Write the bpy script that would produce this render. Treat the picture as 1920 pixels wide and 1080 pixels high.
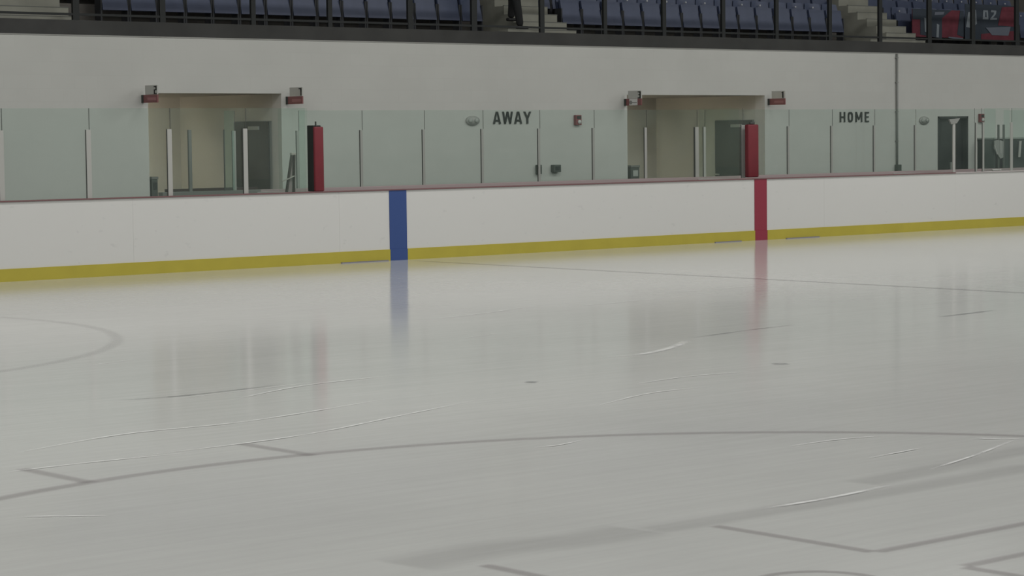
import bpy, bmesh, math, random
from mathutils import Vector, Matrix
random.seed(7)
S = bpy.context.scene
COL = S.collection
for o in list(bpy.data.objects):
    bpy.data.objects.remove(o)

# ---------------------------------------------------------------- camera
cam_data = bpy.data.cameras.new('camera')
cam_data.sensor_width = 36.0
cam_data.lens = 81.86
cam_data.clip_end = 300
cam = bpy.data.objects.new('camera', cam_data)
COL.objects.link(cam)
_r = Vector((0.75659119, -0.65378508, -0.01161166))
_u = Vector((0.05139485, 0.04175488, 0.99780514))
_f = Vector((0.65186527, 0.75552736, -0.06519256))
M = Matrix(((_r.x, _u.x, -_f.x, -28.9026), (_r.y, _u.y, -_f.y, -27.0389), (_r.z, _u.z, -_f.z, 1.8092), (0, 0, 0, 1)))
cam.matrix_world = M
S.camera = cam

# ---------------------------------------------------------------- exposure, world, lights
S.view_settings.view_transform = 'Standard'
S.view_settings.look = 'None'
S.view_settings.gamma = 1.0
S.view_settings.use_curve_mapping = False
S.view_settings.exposure = 0.07

world = bpy.data.worlds.new('arena_air')
S.world = world
world.use_nodes = True
bg = world.node_tree.nodes['Background']
bg.inputs[0].default_value = (0.92, 1.0, 0.95, 1)
bg.inputs[1].default_value = 0.22


def area(name, loc, sx, sy, power, col, rot=(0, 0, 0)):
    l = bpy.data.lights.new(name, 'AREA')
    l.shape = 'RECTANGLE'
    l.size = sx
    l.size_y = sy
    l.energy = power
    l.color = col
    o = bpy.data.objects.new(name, l)
    o.location = loc
    o.rotation_euler = rot
    COL.objects.link(o)
    return o


for ix in range(5):
    for iy in range(3):
        area('arena_lamp', (-32 + ix * 12, -23 + iy * 9, 9.4), 7, 2.0, 420, (1.0, 0.99, 0.965))
for ix in range(4):
    area('arena_lamp', (-22 + ix * 12, 8.0, 10.2), 6, 1.5, 45, (1.0, 1.0, 0.96))

# ---------------------------------------------------------------- materials
MAT = {}


def mat(name, rgb, rough=0.6, spec=0.4, metal=0.0, noise=0.0, nscale=8.0, bump=0.0, bscale=60.0):
    m = bpy.data.materials.new(name)
    m.use_nodes = True
    nt = m.node_tree
    b = nt.nodes['Principled BSDF']
    b.inputs['Base Color'].default_value = (*rgb, 1)
    b.inputs['Roughness'].default_value = rough
    b.inputs['Metallic'].default_value = metal
    b.inputs['Specular IOR Level'].default_value = spec
    if noise or bump:
        tc = nt.nodes.new('ShaderNodeTexCoord')
    if noise:
        n = nt.nodes.new('ShaderNodeTexNoise')
        n.inputs['Scale'].default_value = nscale
        n.inputs['Detail'].default_value = 5
        nt.links.new(tc.outputs['Object'], n.inputs['Vector'])
        mr = nt.nodes.new('ShaderNodeMapRange')
        mr.inputs['From Min'].default_value = 0.25
        mr.inputs['From Max'].default_value = 0.75
        mr.inputs['To Min'].default_value = 1 - noise
        mr.inputs['To Max'].default_value = 1 + noise
        nt.links.new(n.outputs['Fac'], mr.inputs['Value'])
        h = nt.nodes.new('ShaderNodeHueSaturation')
        h.inputs['Color'].default_value = (*rgb, 1)
        nt.links.new(mr.outputs[0], h.inputs['Value'])
        nt.links.new(h.outputs[0], b.inputs['Base Color'])
    if bump:
        n2 = nt.nodes.new('ShaderNodeTexNoise')
        n2.inputs['Scale'].default_value = bscale
        nt.links.new(tc.outputs['Object'], n2.inputs['Vector'])
        bp = nt.nodes.new('ShaderNodeBump')
        bp.inputs['Strength'].default_value = bump
        bp.inputs['Distance'].default_value = 0.01
        nt.links.new(n2.outputs['Fac'], bp.inputs['Height'])
        nt.links.new(bp.outputs[0], b.inputs['Normal'])
    MAT[name] = m
    return m


def ice_shader(nt, b, tc):
    """shared gloss of the ice: slightly wavy, finely brushed surface"""
    mp = nt.nodes.new('ShaderNodeMapping')
    mp.inputs['Scale'].default_value = (0.9, 2.4, 1)
    mp.inputs['Rotation'].default_value = (0, 0, 0.5)
    nt.links.new(tc.outputs['Object'], mp.inputs['Vector'])
    n = nt.nodes.new('ShaderNodeTexNoise')
    n.inputs['Scale'].default_value = 1.6
    n.inputs['Detail'].default_value = 6
    n.inputs['Roughness'].default_value = 0.62
    nt.links.new(mp.outputs[0], n.inputs['Vector'])
    bp = nt.nodes.new('ShaderNodeBump')
    bp.inputs['Strength'].default_value = 0.10
    bp.inputs['Distance'].default_value = 0.01
    nt.links.new(n.outputs['Fac'], bp.inputs['Height'])
    nt.links.new(bp.outputs[0], b.inputs['Normal'])
    b.inputs['Roughness'].default_value = 0.12
    b.inputs['IOR'].default_value = 1.31
    b.inputs['Specular IOR Level'].default_value = 0.34


ICE = (0.475, 0.478, 0.462)


def ice_mat():
    m = bpy.data.materials.new('ice')
    m.use_nodes = True
    nt = m.node_tree
    b = nt.nodes['Principled BSDF']
    tc = nt.nodes.new('ShaderNodeTexCoord')
    ice_shader(nt, b, tc)
    # soft cloudy patches frozen into the ice
    n = nt.nodes.new('ShaderNodeTexNoise')
    n.inputs['Scale'].default_value = 0.35
    n.inputs['Detail'].default_value = 7
    n.inputs['Roughness'].default_value = 0.6
    nt.links.new(tc.outputs['Object'], n.inputs['Vector'])
    # long skate / resurfacer streaks running with the rink
    mp = nt.nodes.new('ShaderNodeMapping')
    mp.inputs['Scale'].default_value = (0.5, 9, 1)
    mp.inputs['Rotation'].default_value = (0, 0, 0.12)
    nt.links.new(tc.outputs['Object'], mp.inputs['Vector'])
    n2 = nt.nodes.new('ShaderNodeTexNoise')
    n2.inputs['Scale'].default_value = 1.5
    n2.inputs['Detail'].default_value = 6
    nt.links.new(mp.outputs[0], n2.inputs['Vector'])
    ad = nt.nodes.new('ShaderNodeMath')
    ad.operation = 'MULTIPLY_ADD'
    nt.links.new(n2.outputs['Fac'], ad.inputs[0])
    ad.inputs[1].default_value = 0.6
    nt.links.new(n.outputs['Fac'], ad.inputs[2])
    mr = nt.nodes.new('ShaderNodeMapRange')
    mr.inputs['From Min'].default_value = 0.55
    mr.inputs['From Max'].default_value = 1.05
    mr.inputs['To Min'].default_value = 0.93
    mr.inputs['To Max'].default_value = 1.06
    nt.links.new(ad.outputs[0], mr.inputs['Value'])
    h = nt.nodes.new('ShaderNodeHueSaturation')
    h.inputs['Color'].default_value = (*ICE, 1)
    nt.links.new(mr.outputs[0], h.inputs['Value'])
    nt.links.new(h.outputs[0], b.inputs['Base Color'])
    MAT['ice'] = m


ice_mat()


def mark_mat(name, rgb, strength, noisy=False):
    """faint mark seen in the ice: same gloss, soft edges across the strip (UV v) and at its ends (UV u)"""
    m = bpy.data.materials.new(name)
    m.use_nodes = True
    nt = m.node_tree
    b = nt.nodes['Principled BSDF']
    tc = nt.nodes.new('ShaderNodeTexCoord')
    ice_shader(nt, b, tc)
    b.inputs['Base Color'].default_value = (*rgb, 1)
    sp = nt.nodes.new('ShaderNodeSeparateXYZ')
    nt.links.new(tc.outputs['UV'], sp.inputs[0])

    def tri(sock, k):
        a = nt.nodes.new('ShaderNodeMath')
        a.operation = 'PINGPONG'
        nt.links.new(sock, a.inputs[0])
        a.inputs[1].default_value = 0.5
        c = nt.nodes.new('ShaderNodeMath')
        c.operation = 'MULTIPLY'
        c.use_clamp = True
        nt.links.new(a.outputs[0], c.inputs[0])
        c.inputs[1].default_value = k
        return c.outputs[0]
    mu = nt.nodes.new('ShaderNodeMath')
    mu.operation = 'MULTIPLY'
    nt.links.new(tri(sp.outputs[1], 3.0), mu.inputs[0])
    nt.links.new(tri(sp.outputs[0], 30.0 if not noisy else 4.0), mu.inputs[1])
    mu2 = nt.nodes.new('ShaderNodeMath')
    mu2.operation = 'MULTIPLY'
    nt.links.new(mu.outputs[0], mu2.inputs[0])
    mu2.inputs[1].default_value = strength
    fac = mu2.outputs[0]
    if noisy:
        n = nt.nodes.new('ShaderNodeTexNoise')
        n.inputs['Scale'].default_value = 5
        n.inputs['Detail'].default_value = 4
        nt.links.new(tc.outputs['Object'], n.inputs['Vector'])
        mm = nt.nodes.new('ShaderNodeMath')
        mm.operation = 'MULTIPLY'
        nt.links.new(fac, mm.inputs[0])
        m3 = nt.nodes.new('ShaderNodeMapRange')
        m3.inputs['From Min'].default_value = 0.22
        m3.inputs['From Max'].default_value = 0.55
        nt.links.new(n.outputs['Fac'], m3.inputs['Value'])
        nt.links.new(m3.outputs[0], mm.inputs[1])
        fac = mm.outputs[0]
    tr = nt.nodes.new('ShaderNodeBsdfTransparent')
    mx = nt.nodes.new('ShaderNodeMixShader')
    nt.links.new(fac, mx.inputs[0])
    nt.links.new(tr.outputs[0], mx.inputs[1])
    nt.links.new(b.outputs[0], mx.inputs[2])
    nt.links.new(mx.outputs[0], nt.nodes['Material Output'].inputs['Surface'])
    MAT[name] = m


mark_mat('line_grey', (0.30, 0.27, 0.275), 0.33)
mark_mat('line_faint', (0.30, 0.28, 0.29), 0.16)
mark_mat('line_fine', (0.27, 0.26, 0.27), 0.50)
mark_mat('scratch', (0.80, 0.80, 0.79), 0.9, True)
mark_mat('smear', (0.33, 0.322, 0.32), 0.16)
mark_mat('scuff', (0.26, 0.26, 0.27), 0.7, True)


def block_wall():
    """painted concrete block: very faint courses"""
    m = bpy.data.materials.new('wall_paint')
    m.use_nodes = True
    nt = m.node_tree
    b = nt.nodes['Principled BSDF']
    b.inputs['Roughness'].default_value = 0.75
    b.inputs['Specular IOR Level'].default_value = 0.2
    tc = nt.nodes.new('ShaderNodeTexCoord')
    sp = nt.nodes.new('ShaderNodeSeparateXYZ')
    cb = nt.nodes.new('ShaderNodeCombineXYZ')
    nt.links.new(tc.outputs['Object'], sp.inputs[0])
    ad = nt.nodes.new('ShaderNodeMath')
    nt.links.new(sp.outputs[0], ad.inputs[0])
    nt.links.new(sp.outputs[1], ad.inputs[1])
    nt.links.new(ad.outputs[0], cb.inputs[0])
    nt.links.new(sp.outputs[2], cb.inputs[1])
    br = nt.nodes.new('ShaderNodeTexBrick')
    br.inputs['Scale'].default_value = 1.0
    br.inputs['Brick Width'].default_value = 0.4
    br.inputs['Row Height'].default_value = 0.2
    br.inputs['Mortar Size'].default_value = 0.006
    br.inputs['Mortar Smooth'].default_value = 0.6
    br.inputs['Color1'].default_value = (0.545, 0.545, 0.515, 1)
    br.inputs['Color2'].default_value = (0.555, 0.555, 0.525, 1)
    br.inputs['Mortar'].default_value = (0.538, 0.538, 0.508, 1)
    nt.links.new(cb.outputs[0], br.inputs['Vector'])
    n = nt.nodes.new('ShaderNodeTexNoise')
    n.inputs['Scale'].default_value = 0.8
    n.inputs['Detail'].default_value = 6
    nt.links.new(tc.outputs['Object'], n.inputs['Vector'])
    mr = nt.nodes.new('ShaderNodeMapRange')
    mr.inputs['To Min'].default_value = 0.93
    mr.inputs['To Max'].default_value = 1.07
    nt.links.new(n.outputs['Fac'], mr.inputs['Value'])
    h = nt.nodes.new('ShaderNodeHueSaturation')
    nt.links.new(br.outputs['Color'], h.inputs['Color'])
    nt.links.new(mr.outputs[0], h.inputs['Value'])
    nt.links.new(h.outputs[0], b.inputs['Base Color'])
    MAT['wall'] = m


block_wall()


def board_mat():
    m = bpy.data.materials.new('board_plastic')
    m.use_nodes = True
    nt = m.node_tree
    b = nt.nodes['Principled BSDF']
    b.inputs['Roughness'].default_value = 0.45
    b.inputs['Specular IOR Level'].default_value = 0.35
    tc = nt.nodes.new('ShaderNodeTexCoord')
    n = nt.nodes.new('ShaderNodeTexNoise')
    n.inputs['Scale'].default_value = 6
    n.inputs['Detail'].default_value = 3
    mp = nt.nodes.new('ShaderNodeMapping')
    mp.inputs['Scale'].default_value = (1, 1, 1.8)
    nt.links.new(tc.outputs['Object'], mp.inputs['Vector'])
    nt.links.new(mp.outputs[0], n.inputs['Vector'])
    mr = nt.nodes.new('ShaderNodeMapRange')      # sparse puck marks
    mr.inputs['From Min'].default_value = 0.66
    mr.inputs['From Max'].default_value = 0.76
    mr.inputs['To Min'].default_value = 0
    mr.inputs['To Max'].default_value = 0.22
    nt.links.new(n.outputs['Fac'], mr.inputs['Value'])
    mx = nt.nodes.new('ShaderNodeMix')
    mx.data_type = 'RGBA'
    mx.inputs['A'].default_value = (0.585, 0.580, 0.56, 1)
    mx.inputs['B'].default_value = (0.33, 0.33, 0.34, 1)
    nt.links.new(mr.outputs[0], mx.inputs['Factor'])
    nt.links.new(mx.outputs['Result'], b.inputs['Base Color'])
    MAT['board'] = m


board_mat()


def glass_mat(name, tint, gloss, haze):
    m = bpy.data.materials.new(name)
    m.use_nodes = True
    nt = m.node_tree
    nt.nodes.remove(nt.nodes['Principled BSDF'])
    out = nt.nodes['Material Output']
    tr = nt.nodes.new('ShaderNodeBsdfTransparent')
    tr.inputs[0].default_value = (*tint, 1)
    gl = nt.nodes.new('ShaderNodeBsdfGlossy')
    gl.inputs['Roughness'].default_value = 0.04
    gl.inputs['Color'].default_value = (0.8, 0.9, 0.85, 1)
    df = nt.nodes.new('ShaderNodeBsdfDiffuse')
    df.inputs[0].default_value = (0.45, 0.52, 0.48, 1)
    tc = nt.nodes.new('ShaderNodeTexCoord')
    n = nt.nodes.new('ShaderNodeTexNoise')
    n.inputs['Scale'].default_value = 1.3
    n.inputs['Detail'].default_value = 3
    nt.links.new(tc.outputs['Object'], n.inputs['Vector'])
    mr = nt.nodes.new('ShaderNodeMapRange')
    mr.inputs['From Min'].default_value = 0.35
    mr.inputs['From Max'].default_value = 0.75
    mr.inputs['To Min'].default_value = haze * 0.5
    mr.inputs['To Max'].default_value = haze * 1.8
    nt.links.new(n.outputs['Fac'], mr.inputs['Value'])
    m1 = nt.nodes.new('ShaderNodeMixShader')
    nt.links.new(mr.outputs[0], m1.inputs[0])
    nt.links.new(tr.outputs[0], m1.inputs[1])
    nt.links.new(df.outputs[0], m1.inputs[2])
    m2 = nt.nodes.new('ShaderNodeMixShader')
    m2.inputs[0].default_value = gloss
    nt.links.new(m1.outputs[0], m2.inputs[1])
    nt.links.new(gl.outputs[0], m2.inputs[2])
    nt.links.new(m2.outputs[0], out.inputs['Surface'])
    MAT[name] = m


glass_mat('glass', (0.925, 0.962, 0.945), 0.03, 0.035)
glass_mat('glass_clear', (0.955, 0.985, 0.965), 0.015, 0.02)
glass_mat('glass_teal', (0.88, 0.95, 0.92), 0.03, 0.035)

mat('yellow', (0.41, 0.345, 0.045), 0.45, noise=0.05, nscale=3)
mat('blue', (0.032, 0.068, 0.215), 0.5)
mat('red', (0.245, 0.026, 0.048), 0.5)
mat('red_pad', (0.150, 0.014, 0.022), 0.55, noise=0.1, nscale=5)
mat('black_pad', (0.016, 0.020, 0.018), 0.6)
mat('cap_red', (0.17, 0.085, 0.088), 0.5)
mat('cap_pale', (0.36, 0.29, 0.29), 0.5)
mat('cap_white', (0.46, 0.42, 0.415), 0.5)
mat('aluminium', (0.375, 0.372, 0.35), 0.5, metal=0.0)
mat('aluminium_dull', (0.30, 0.31, 0.285), 0.5)
mat('gasket', (0.055, 0.06, 0.055), 0.7)
mat('letter', (0.010, 0.012, 0.010), 0.6)
mat('fascia', (0.044, 0.044, 0.042), 0.75, noise=0.25, nscale=1.5)
mat('rail', (0.012, 0.014, 0.014), 0.6)
mat('concrete', (0.275, 0.275, 0.235), 0.85, noise=0.12, nscale=3)
mat('concrete_dark', (0.15, 0.140, 0.128), 0.9, noise=0.2, nscale=2)
mat('seat_blue', (0.062, 0.080, 0.142), 0.42, noise=0.12, nscale=5)
mat('seat_blue_dark', (0.045, 0.062, 0.13), 0.45)
mat('seat_frame', (0.03, 0.032, 0.036), 0.6)
mat('plate', (0.5, 0.5, 0.52), 0.2, spec=0.8)
mat('door', (0.045, 0.044, 0.040), 0.55, noise=0.1, nscale=2)
mat('door_dark', (0.026, 0.030, 0.028), 0.55)
mat('door_black', (0.012, 0.012, 0.014), 0.6)
mat('frame', (0.16, 0.165, 0.15), 0.6)
mat('conduit', (0.24, 0.245, 0.23), 0.5)
mat('rubber', (0.03, 0.03, 0.03), 0.9)
mat('sign_grey', (0.46, 0.46, 0.43), 0.5)
mat('sign_red', (0.22, 0.088, 0.088), 0.5)
mat('sign_pale', (0.33, 0.15, 0.155), 0.5)
mat('sign_white', (0.62, 0.62, 0.60), 0.5)
mat('box_grey', (0.075, 0.085, 0.075), 0.6)
mat('alarm_red', (0.20, 0.04, 0.045), 0.5)
mat('lamp_grey', (0.40, 0.41, 0.385), 0.4)
mat('banner_red', (0.135, 0.026, 0.04), 0.8, noise=0.2, nscale=6)
mat('banner_navy', (0.035, 0.046, 0.062), 0.8)
mat('banner_white', (0.20, 0.225, 0.25), 0.8)
mat('banner_pale', (0.13, 0.145, 0.18), 0.8)
mat('trousers', (0.020, 0.021, 0.022), 0.85)
mat('jacket', (0.03, 0.03, 0.035), 0.8)
mat('skin', (0.45, 0.28, 0.2), 0.6)
mat('hair', (0.03, 0.02, 0.015), 0.7)
mat('shoe', (0.02, 0.02, 0.02), 0.6)
mat('stick_shaft', (0.42, 0.38, 0.35), 0.5)
mat('stick_tape', (0.05, 0.035, 0.03), 0.8)
mat('cloth_white', (0.34, 0.34, 0.32), 0.8)
mat('ceiling', (0.16, 0.165, 0.16), 0.9)
mat('recess_paint', (0.50, 0.495, 0.455), 0.7, noise=0.05, nscale=1)
mat('dark_metal', (0.03, 0.032, 0.032), 0.5)
mat('threshold', (0.20, 0.19, 0.205), 0.6)


def emis(name, col, s):
    m = bpy.data.materials.new(name)
    m.use_nodes = True
    b = m.node_tree.nodes['Principled BSDF']
    b.inputs['Emission Color'].default_value = (*col, 1)
    b.inputs['Emission Strength'].default_value = s
    MAT[name] = m


emis('warm_lamp', (1.0, 0.78, 0.55), 6.0)


# ---------------------------------------------------------------- mesh helpers
class MB:
    def __init__(self):
        self.bm = bmesh.new()

    def box(self, x0, x1, y0, y1, z0, z1, bev=0.0):
        m = bmesh.new()
        bmesh.ops.create_cube(m, size=1)
        for v in m.verts:
            v.co = Vector(((x0 + x1) / 2 + v.co.x * (x1 - x0), (y0 + y1) / 2 + v.co.y * (y1 - y0), (z0 + z1) / 2 + v.co.z * (z1 - z0)))
        if bev > 0:
            bmesh.ops.bevel(m, geom=m.edges[:], offset=bev, segments=2, affect='EDGES', profile=0.6)
        self._add(m)
        return self

    def _add(self, m):
        tmp = bpy.data.meshes.new('t')
        m.to_mesh(tmp)
        m.free()
        self.bm.from_mesh(tmp)
        bpy.data.meshes.remove(tmp)

    def cyl(self, c, r, h, axis='Z', seg=24, r2=None, squash=(1, 1, 1)):
        m = bmesh.new()
        bmesh.ops.create_cone(m, cap_ends=True, segments=seg, radius1=r, radius2=r if r2 is None else r2, depth=h)
        R = Matrix.Identity(3)
        if axis == 'Y':
            R = Matrix.Rotation(math.pi / 2, 3, 'X')
        if axis == 'X':
            R = Matrix.Rotation(math.pi / 2, 3, 'Y')
        for v in m.verts:
            p = R @ v.co
            v.co = Vector((p.x * squash[0] + c[0], p.y * squash[1] + c[1], p.z * squash[2] + c[2]))
        self._add(m)
        return self

    def bar(self, a, b, w, d=None):
        """square bar between two points"""
        a = Vector(a)
        b = Vector(b)
        d = w if d is None else d
        ax = (b - a)
        L = ax.length
        m = bmesh.new()
        bmesh.ops.create_cube(m, size=1)
        q = ax.to_track_quat('Z', 'Y').to_matrix()
        for v in m.verts:
            v.co = (a + b) / 2 + q @ Vector((v.co.x * w, v.co.y * d, v.co.z * L))
        self._add(m)
        return self

    def prism(self, pts, plane, t0, t1):
        """outline extruded to thickness; plane 'XZ' (thickness in y) or 'YZ' (thickness in x) or 'XY'"""
        def P(a, b, t):
            return {'XZ': (a, t, b), 'YZ': (t, a, b), 'XY': (a, b, t)}[plane]
        m = bmesh.new()
        v0 = [m.verts.new(P(a, b, t0)) for a, b in pts]
        v1 = [m.verts.new(P(a, b, t1)) for a, b in pts]
        m.faces.new(v0)
        m.faces.new(v1[::-1])
        n = len(pts)
        for i in range(n):
            m.faces.new((v0[i], v1[i], v1[(i + 1) % n], v0[(i + 1) % n]))
        bmesh.ops.recalc_face_normals(m, faces=m.faces[:])
        self._add(m)
        return self

    def build(self, name, material, parent=None, smooth=False):
        me = bpy.data.meshes.new(name)
        self.bm.to_mesh(me)
        self.bm.free()
        me.materials.append(MAT[material])
        o = bpy.data.objects.new(name, me)
        COL.objects.link(o)
        if parent is not None:
            o.parent = parent
        if smooth:
            for p in me.polygons:
                p.use_smooth = True
        return o


def tag(o, label=None, cat=None, group=None, kind=None):
    if label:
        o['label'] = label
    if cat:
        o['category'] = cat
    if group:
        o['group'] = group
    if kind:
        o['kind'] = kind
    return o


def thing(name, label, cat, loc=(0, 0, 0), group=None):
    o = bpy.data.objects.new(name, None)
    o.empty_display_size = 0.1
    o.location = loc
    COL.objects.link(o)
    return tag(o, label, cat, group)


def copy_tree(o, parent=None):
    c = o.copy()
    COL.objects.link(c)
    c.parent = parent
    for ch in o.children:
        copy_tree(ch, c)
    return c


# ---------------------------------------------------------------- the setting
floor = MB().box(-40, 34, -27.3, 0.02, -0.3, 0.0).build('floor', 'ice')
tag(floor, 'white glossy rink ice with faint lines frozen in', 'ice', kind='structure')
walk = MB().box(-40, 34, 0.02, 13, -0.3, -0.002).build('floor', 'rubber')
tag(walk, 'dark rubber walkway floor behind the boards', 'floor', kind='structure')

WT = 3.395       # top of the white wall
WY = 4.0
OP = ((-9.52, -7.01), (0.72, 4.40))      # corridor openings
OZ = 2.535
D3 = (9.66, 10.66, 2.11)
wm = MB()
xs = [-40, OP[0][0]]
wm.box(-40, OP[0][0], WY, WY + 0.25, 0, WT)
wm.box(OP[0][0], OP[0][1], WY, WY + 0.25, OZ, WT)
wm.box(OP[0][1], OP[1][0], WY, WY + 0.25, 0, WT)
wm.box(OP[1][0], OP[1][1], WY, WY + 0.25, OZ, WT)
wm.box(OP[1][1], D3[0], WY, WY + 0.25, 0, WT)
wm.box(D3[0], D3[1], WY, WY + 0.25, D3[2], WT)
wm.box(D3[1], 34, WY, WY + 0.25, 0, WT)
wall = wm.build('wall_back', 'wall')
tag(wall, 'long painted block wall behind the players benches', 'wall', kind='structure')
tr = MB().box(-40, 34, WY - 0.012, WY + 0.25, WT, WT + 0.018).build('trim_1', 'aluminium')
tag(tr, 'thin pale metal trim along the top of the white wall', 'trim', kind='structure')

for i, (a, b) in enumerate(OP):
    m = MB()
    d = 7.0
    m.box(a - 0.1, b + 0.1, d, d + 0.15, 0, OZ)
    o = m.build('wall_corridor_back', 'recess_paint')
    tag(o, 'beige end wall of the %s corridor opening' % ('left', 'right')[i], 'wall', kind='structure')
    o = MB().box(b, b + 0.12, WY + 0.25, d, 0, OZ).build('wall_corridor_right', 'recess_paint')
    tag(o, 'side wall of the %s corridor opening holding a grey door' % ('left', 'right')[i], 'wall', kind='structure')
    o = MB().box(a - 0.12, a, WY + 0.25, d, 0, OZ).build('wall_corridor_left', 'recess_paint')
    tag(o, 'left side wall inside the %s corridor opening' % ('left', 'right')[i], 'wall', kind='structure')
    o = MB().box(a - 0.12, b + 0.12, WY + 0.25, d + 0.15, OZ, OZ + 0.1).build('ceiling_corridor', 'recess_paint')
    tag(o, 'low ceiling of the %s corridor opening' % ('left', 'right')[i], 'ceiling', kind='structure')
    # recessed round ceiling lamp that lights the corridor
    lx = a + 0.62
    t = thing('ceiling_light', 'round warm ceiling light inside the %s corridor opening' % ('left', 'right')[i], 'light', (lx, 5.5, OZ))
    MB().cyl((0, 0, -0.02), 0.17, 0.04).build('housing', 'aluminium', t)
    MB().cyl((0, 0, -0.048), 0.14, 0.016).build('diffuser', 'warm_lamp', t)
    cl = area('corridor_lamp', (lx, 5.5, OZ - 0.08), 0.3, 0.3, (42, 84)[i], (1.0, 0.87, 0.70), Vector((-0.30, 0.75, -0.55)).to_track_quat('-Z', 'Y').to_euler())

# side doors inside the corridors, and the dark door in the wall
for i, (a, b) in enumerate(OP):
    y0, y1, h = 4.30, 5.29, 2.085 - 0.03 * i
    dn = tag(MB().box(b - 0.035, b - 0.001, y0 - 0.015, y1 + 0.015, 0, h + 0.015).build('door_%d' % (i + 1), 'frame'),
             'grey metal door on the side wall of the %s corridor' % ('left', 'right')[i], 'door', kind='structure')
    MB().box(b - 0.055, b - 0.036, y0, y1, 0.01, h).build('door_leaf', 'door', dn)
    MB().box(b - 0.062, b - 0.056, y0 + 0.02, y1 - 0.02, 0.02, 1.15).build('kick_panel', 'door_dark', dn)
    MB().box(b - 0.085, b - 0.056, y0 + 0.25, y1 - 0.45, h - 0.13, h - 0.07).build('door_closer', 'aluminium_dull', dn)
    MB().cyl((b - 0.09, y1 - 0.09, 1.0), 0.016, 0.1, 'Y').build('door_handle', 'aluminium', dn)
dn = tag(MB().box(D3[0], D3[0] + 0.04, WY - 0.01, WY + 0.2, 0, D3[2])
         .box(D3[1] - 0.04, D3[1], WY - 0.01, WY + 0.2, 0, D3[2])
         .box(D3[0], D3[1], WY - 0.01, WY + 0.2, D3[2] - 0.04, D3[2]).build('door_3', 'dark_metal'),
         'dark double door in the white wall right of the HOME lettering', 'door', kind='structure')
MB().box(D3[0] + 0.04, D3[0] + 0.6, WY + 0.08, WY + 0.13, 0, D3[2] - 0.04).build('door_leaf', 'door_dark', dn)
MB().box(D3[0] + 0.6, D3[1] - 0.04, WY + 0.10, WY + 0.15, 0, D3[2] - 0.04).build('door_leaf', 'door_black', dn)
MB().box(D3[0] + 0.50, D3[0] + 0.53, WY + 0.05, WY + 0.08, 0.95, 1.15).build('door_handle', 'aluminium_dull', dn)

ceil = MB().box(-40, 34, -28, 18, 11.0, 11.2).build('ceiling', 'ceiling')
tag(ceil, 'grey arena roof deck', 'ceiling', kind='structure')
o = MB().box(-40, 34, 17, 17.2, 0, 11).build('wall_upper', 'concrete_dark')
tag(o, 'dark wall at the top of the stands', 'wall', kind='structure')

# ---------------------------------------------------------------- dasher boards along the ice
BH = 1.03
CAP = 0.017
XL, XR = -22.0, 12.0
db = thing('dasher_boards', 'long white rink boards with yellow kick strip, blue and red stripes', 'rink boards', (0, 0, 0))
seams = [-12.28, -8.83, 1.62, 5.22]
edges = [XL] + seams + [XR]
BLUE = (-7.92, -7.60)
RED = (-0.135, 0.165)
for a, b in zip(edges[:-1], edges[1:]):
    MB().box(a + 0.0008, b - 0.0008, 0.02, 0.10, 0.0, BH).build('board_panel', 'board', db)
kp = MB()
for a, b in ((XL, BLUE[0]), (BLUE[1], RED[0]), (RED[1], XR)):
    kp.box(a, b, 0.003, 0.02, 0.0, 0.165)
kp.build('kick_plate', 'yellow', db)['label'] = 'yellow kick strip along the ice'
MB().box(BLUE[0], BLUE[1], 0.012, 0.02, 0.165, BH).box(BLUE[0], BLUE[1], 0.0, 0.02, 0.0, 0.165).build('blue_stripe', 'blue', db)['label'] = 'blue vertical stripe'
MB().box(RED[0], RED[1], 0.012, 0.02, 0.165, BH).box(RED[0], RED[1], 0.0, 0.02, 0.0, 0.165).build('red_stripe', 'red', db)['label'] = 'dark red vertical stripe'
MB().box(XL, 5.22, 0.0, 0.13, BH, BH + CAP, 0.004).build('cap_rail', 'cap_red', db)['label'] = 'thin dull red cap rail on the boards'
MB().box(5.22, XR, 0.0, 0.13, BH, BH + CAP, 0.004).build('cap_rail', 'cap_white', db)
for a, b in ((-8.83, -7.98), (-1.12, -0.50), (0.62, 1.45)):
    MB().box(a, b, -0.03, 0.001, 0.0, 0.014).build('gate_threshold', 'threshold', db)['label'] = 'pale gate threshold at ice level'

# lower wall at the back of the benches, carrying the bench glass
GY = 1.5
bb = thing('bench_back_boards', 'low white boards with pale rail at the back of the benches', 'rink boards', (0, 0, 0))
MB().box(-10.9, 12, GY - 0.03, GY + 0.05, 0, 0.99).build('board_panel', 'board', bb)
for x in (-9.22, 0.02, 5.22):
    MB().box(x - 0.05, x + 0.05, 0.14, GY - 0.055, 0, 1.028).build('end_panel', 'board', bb)
MB().box(-9.2, 7.12, GY - 0.05, GY + 0.07, 0.99, 1.06, 0.005).build('cap_rail', 'cap_pale', bb)
MB().box(-10.9, -9.2, GY - 0.05, GY + 0.07, 0.99, 1.06, 0.005).build('cap_rail', 'frame', bb)
MB().box(7.12, 12, GY - 0.05, GY + 0.07, 0.99, 1.06).build('cap_rail', 'cap_pale', bb)
for k, (a, b) in enumerate(((-8.5, -0.3), (0.3, 5.1))):
    t = thing('players_bench', 'long plain seat hidden behind the %s boards' % ('away side', 'home side')[k], 'bench', (0, 1.05, 0))
    MB().box(a, b, -0.15, 0.2, 0.42, 0.46, 0.008).build('seat', 'aluminium_dull', t)
    for j in range(5):
        x = a + 0.3 + (b - a - 0.6) * j / 4
        MB().box(x - 0.03, x + 0.03, -0.12, 0.17, 0, 0.42).build('leg', 'dark_metal', t)


# ---------------------------------------------------------------- glass
GT = 2.24
PT = 1.955


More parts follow.
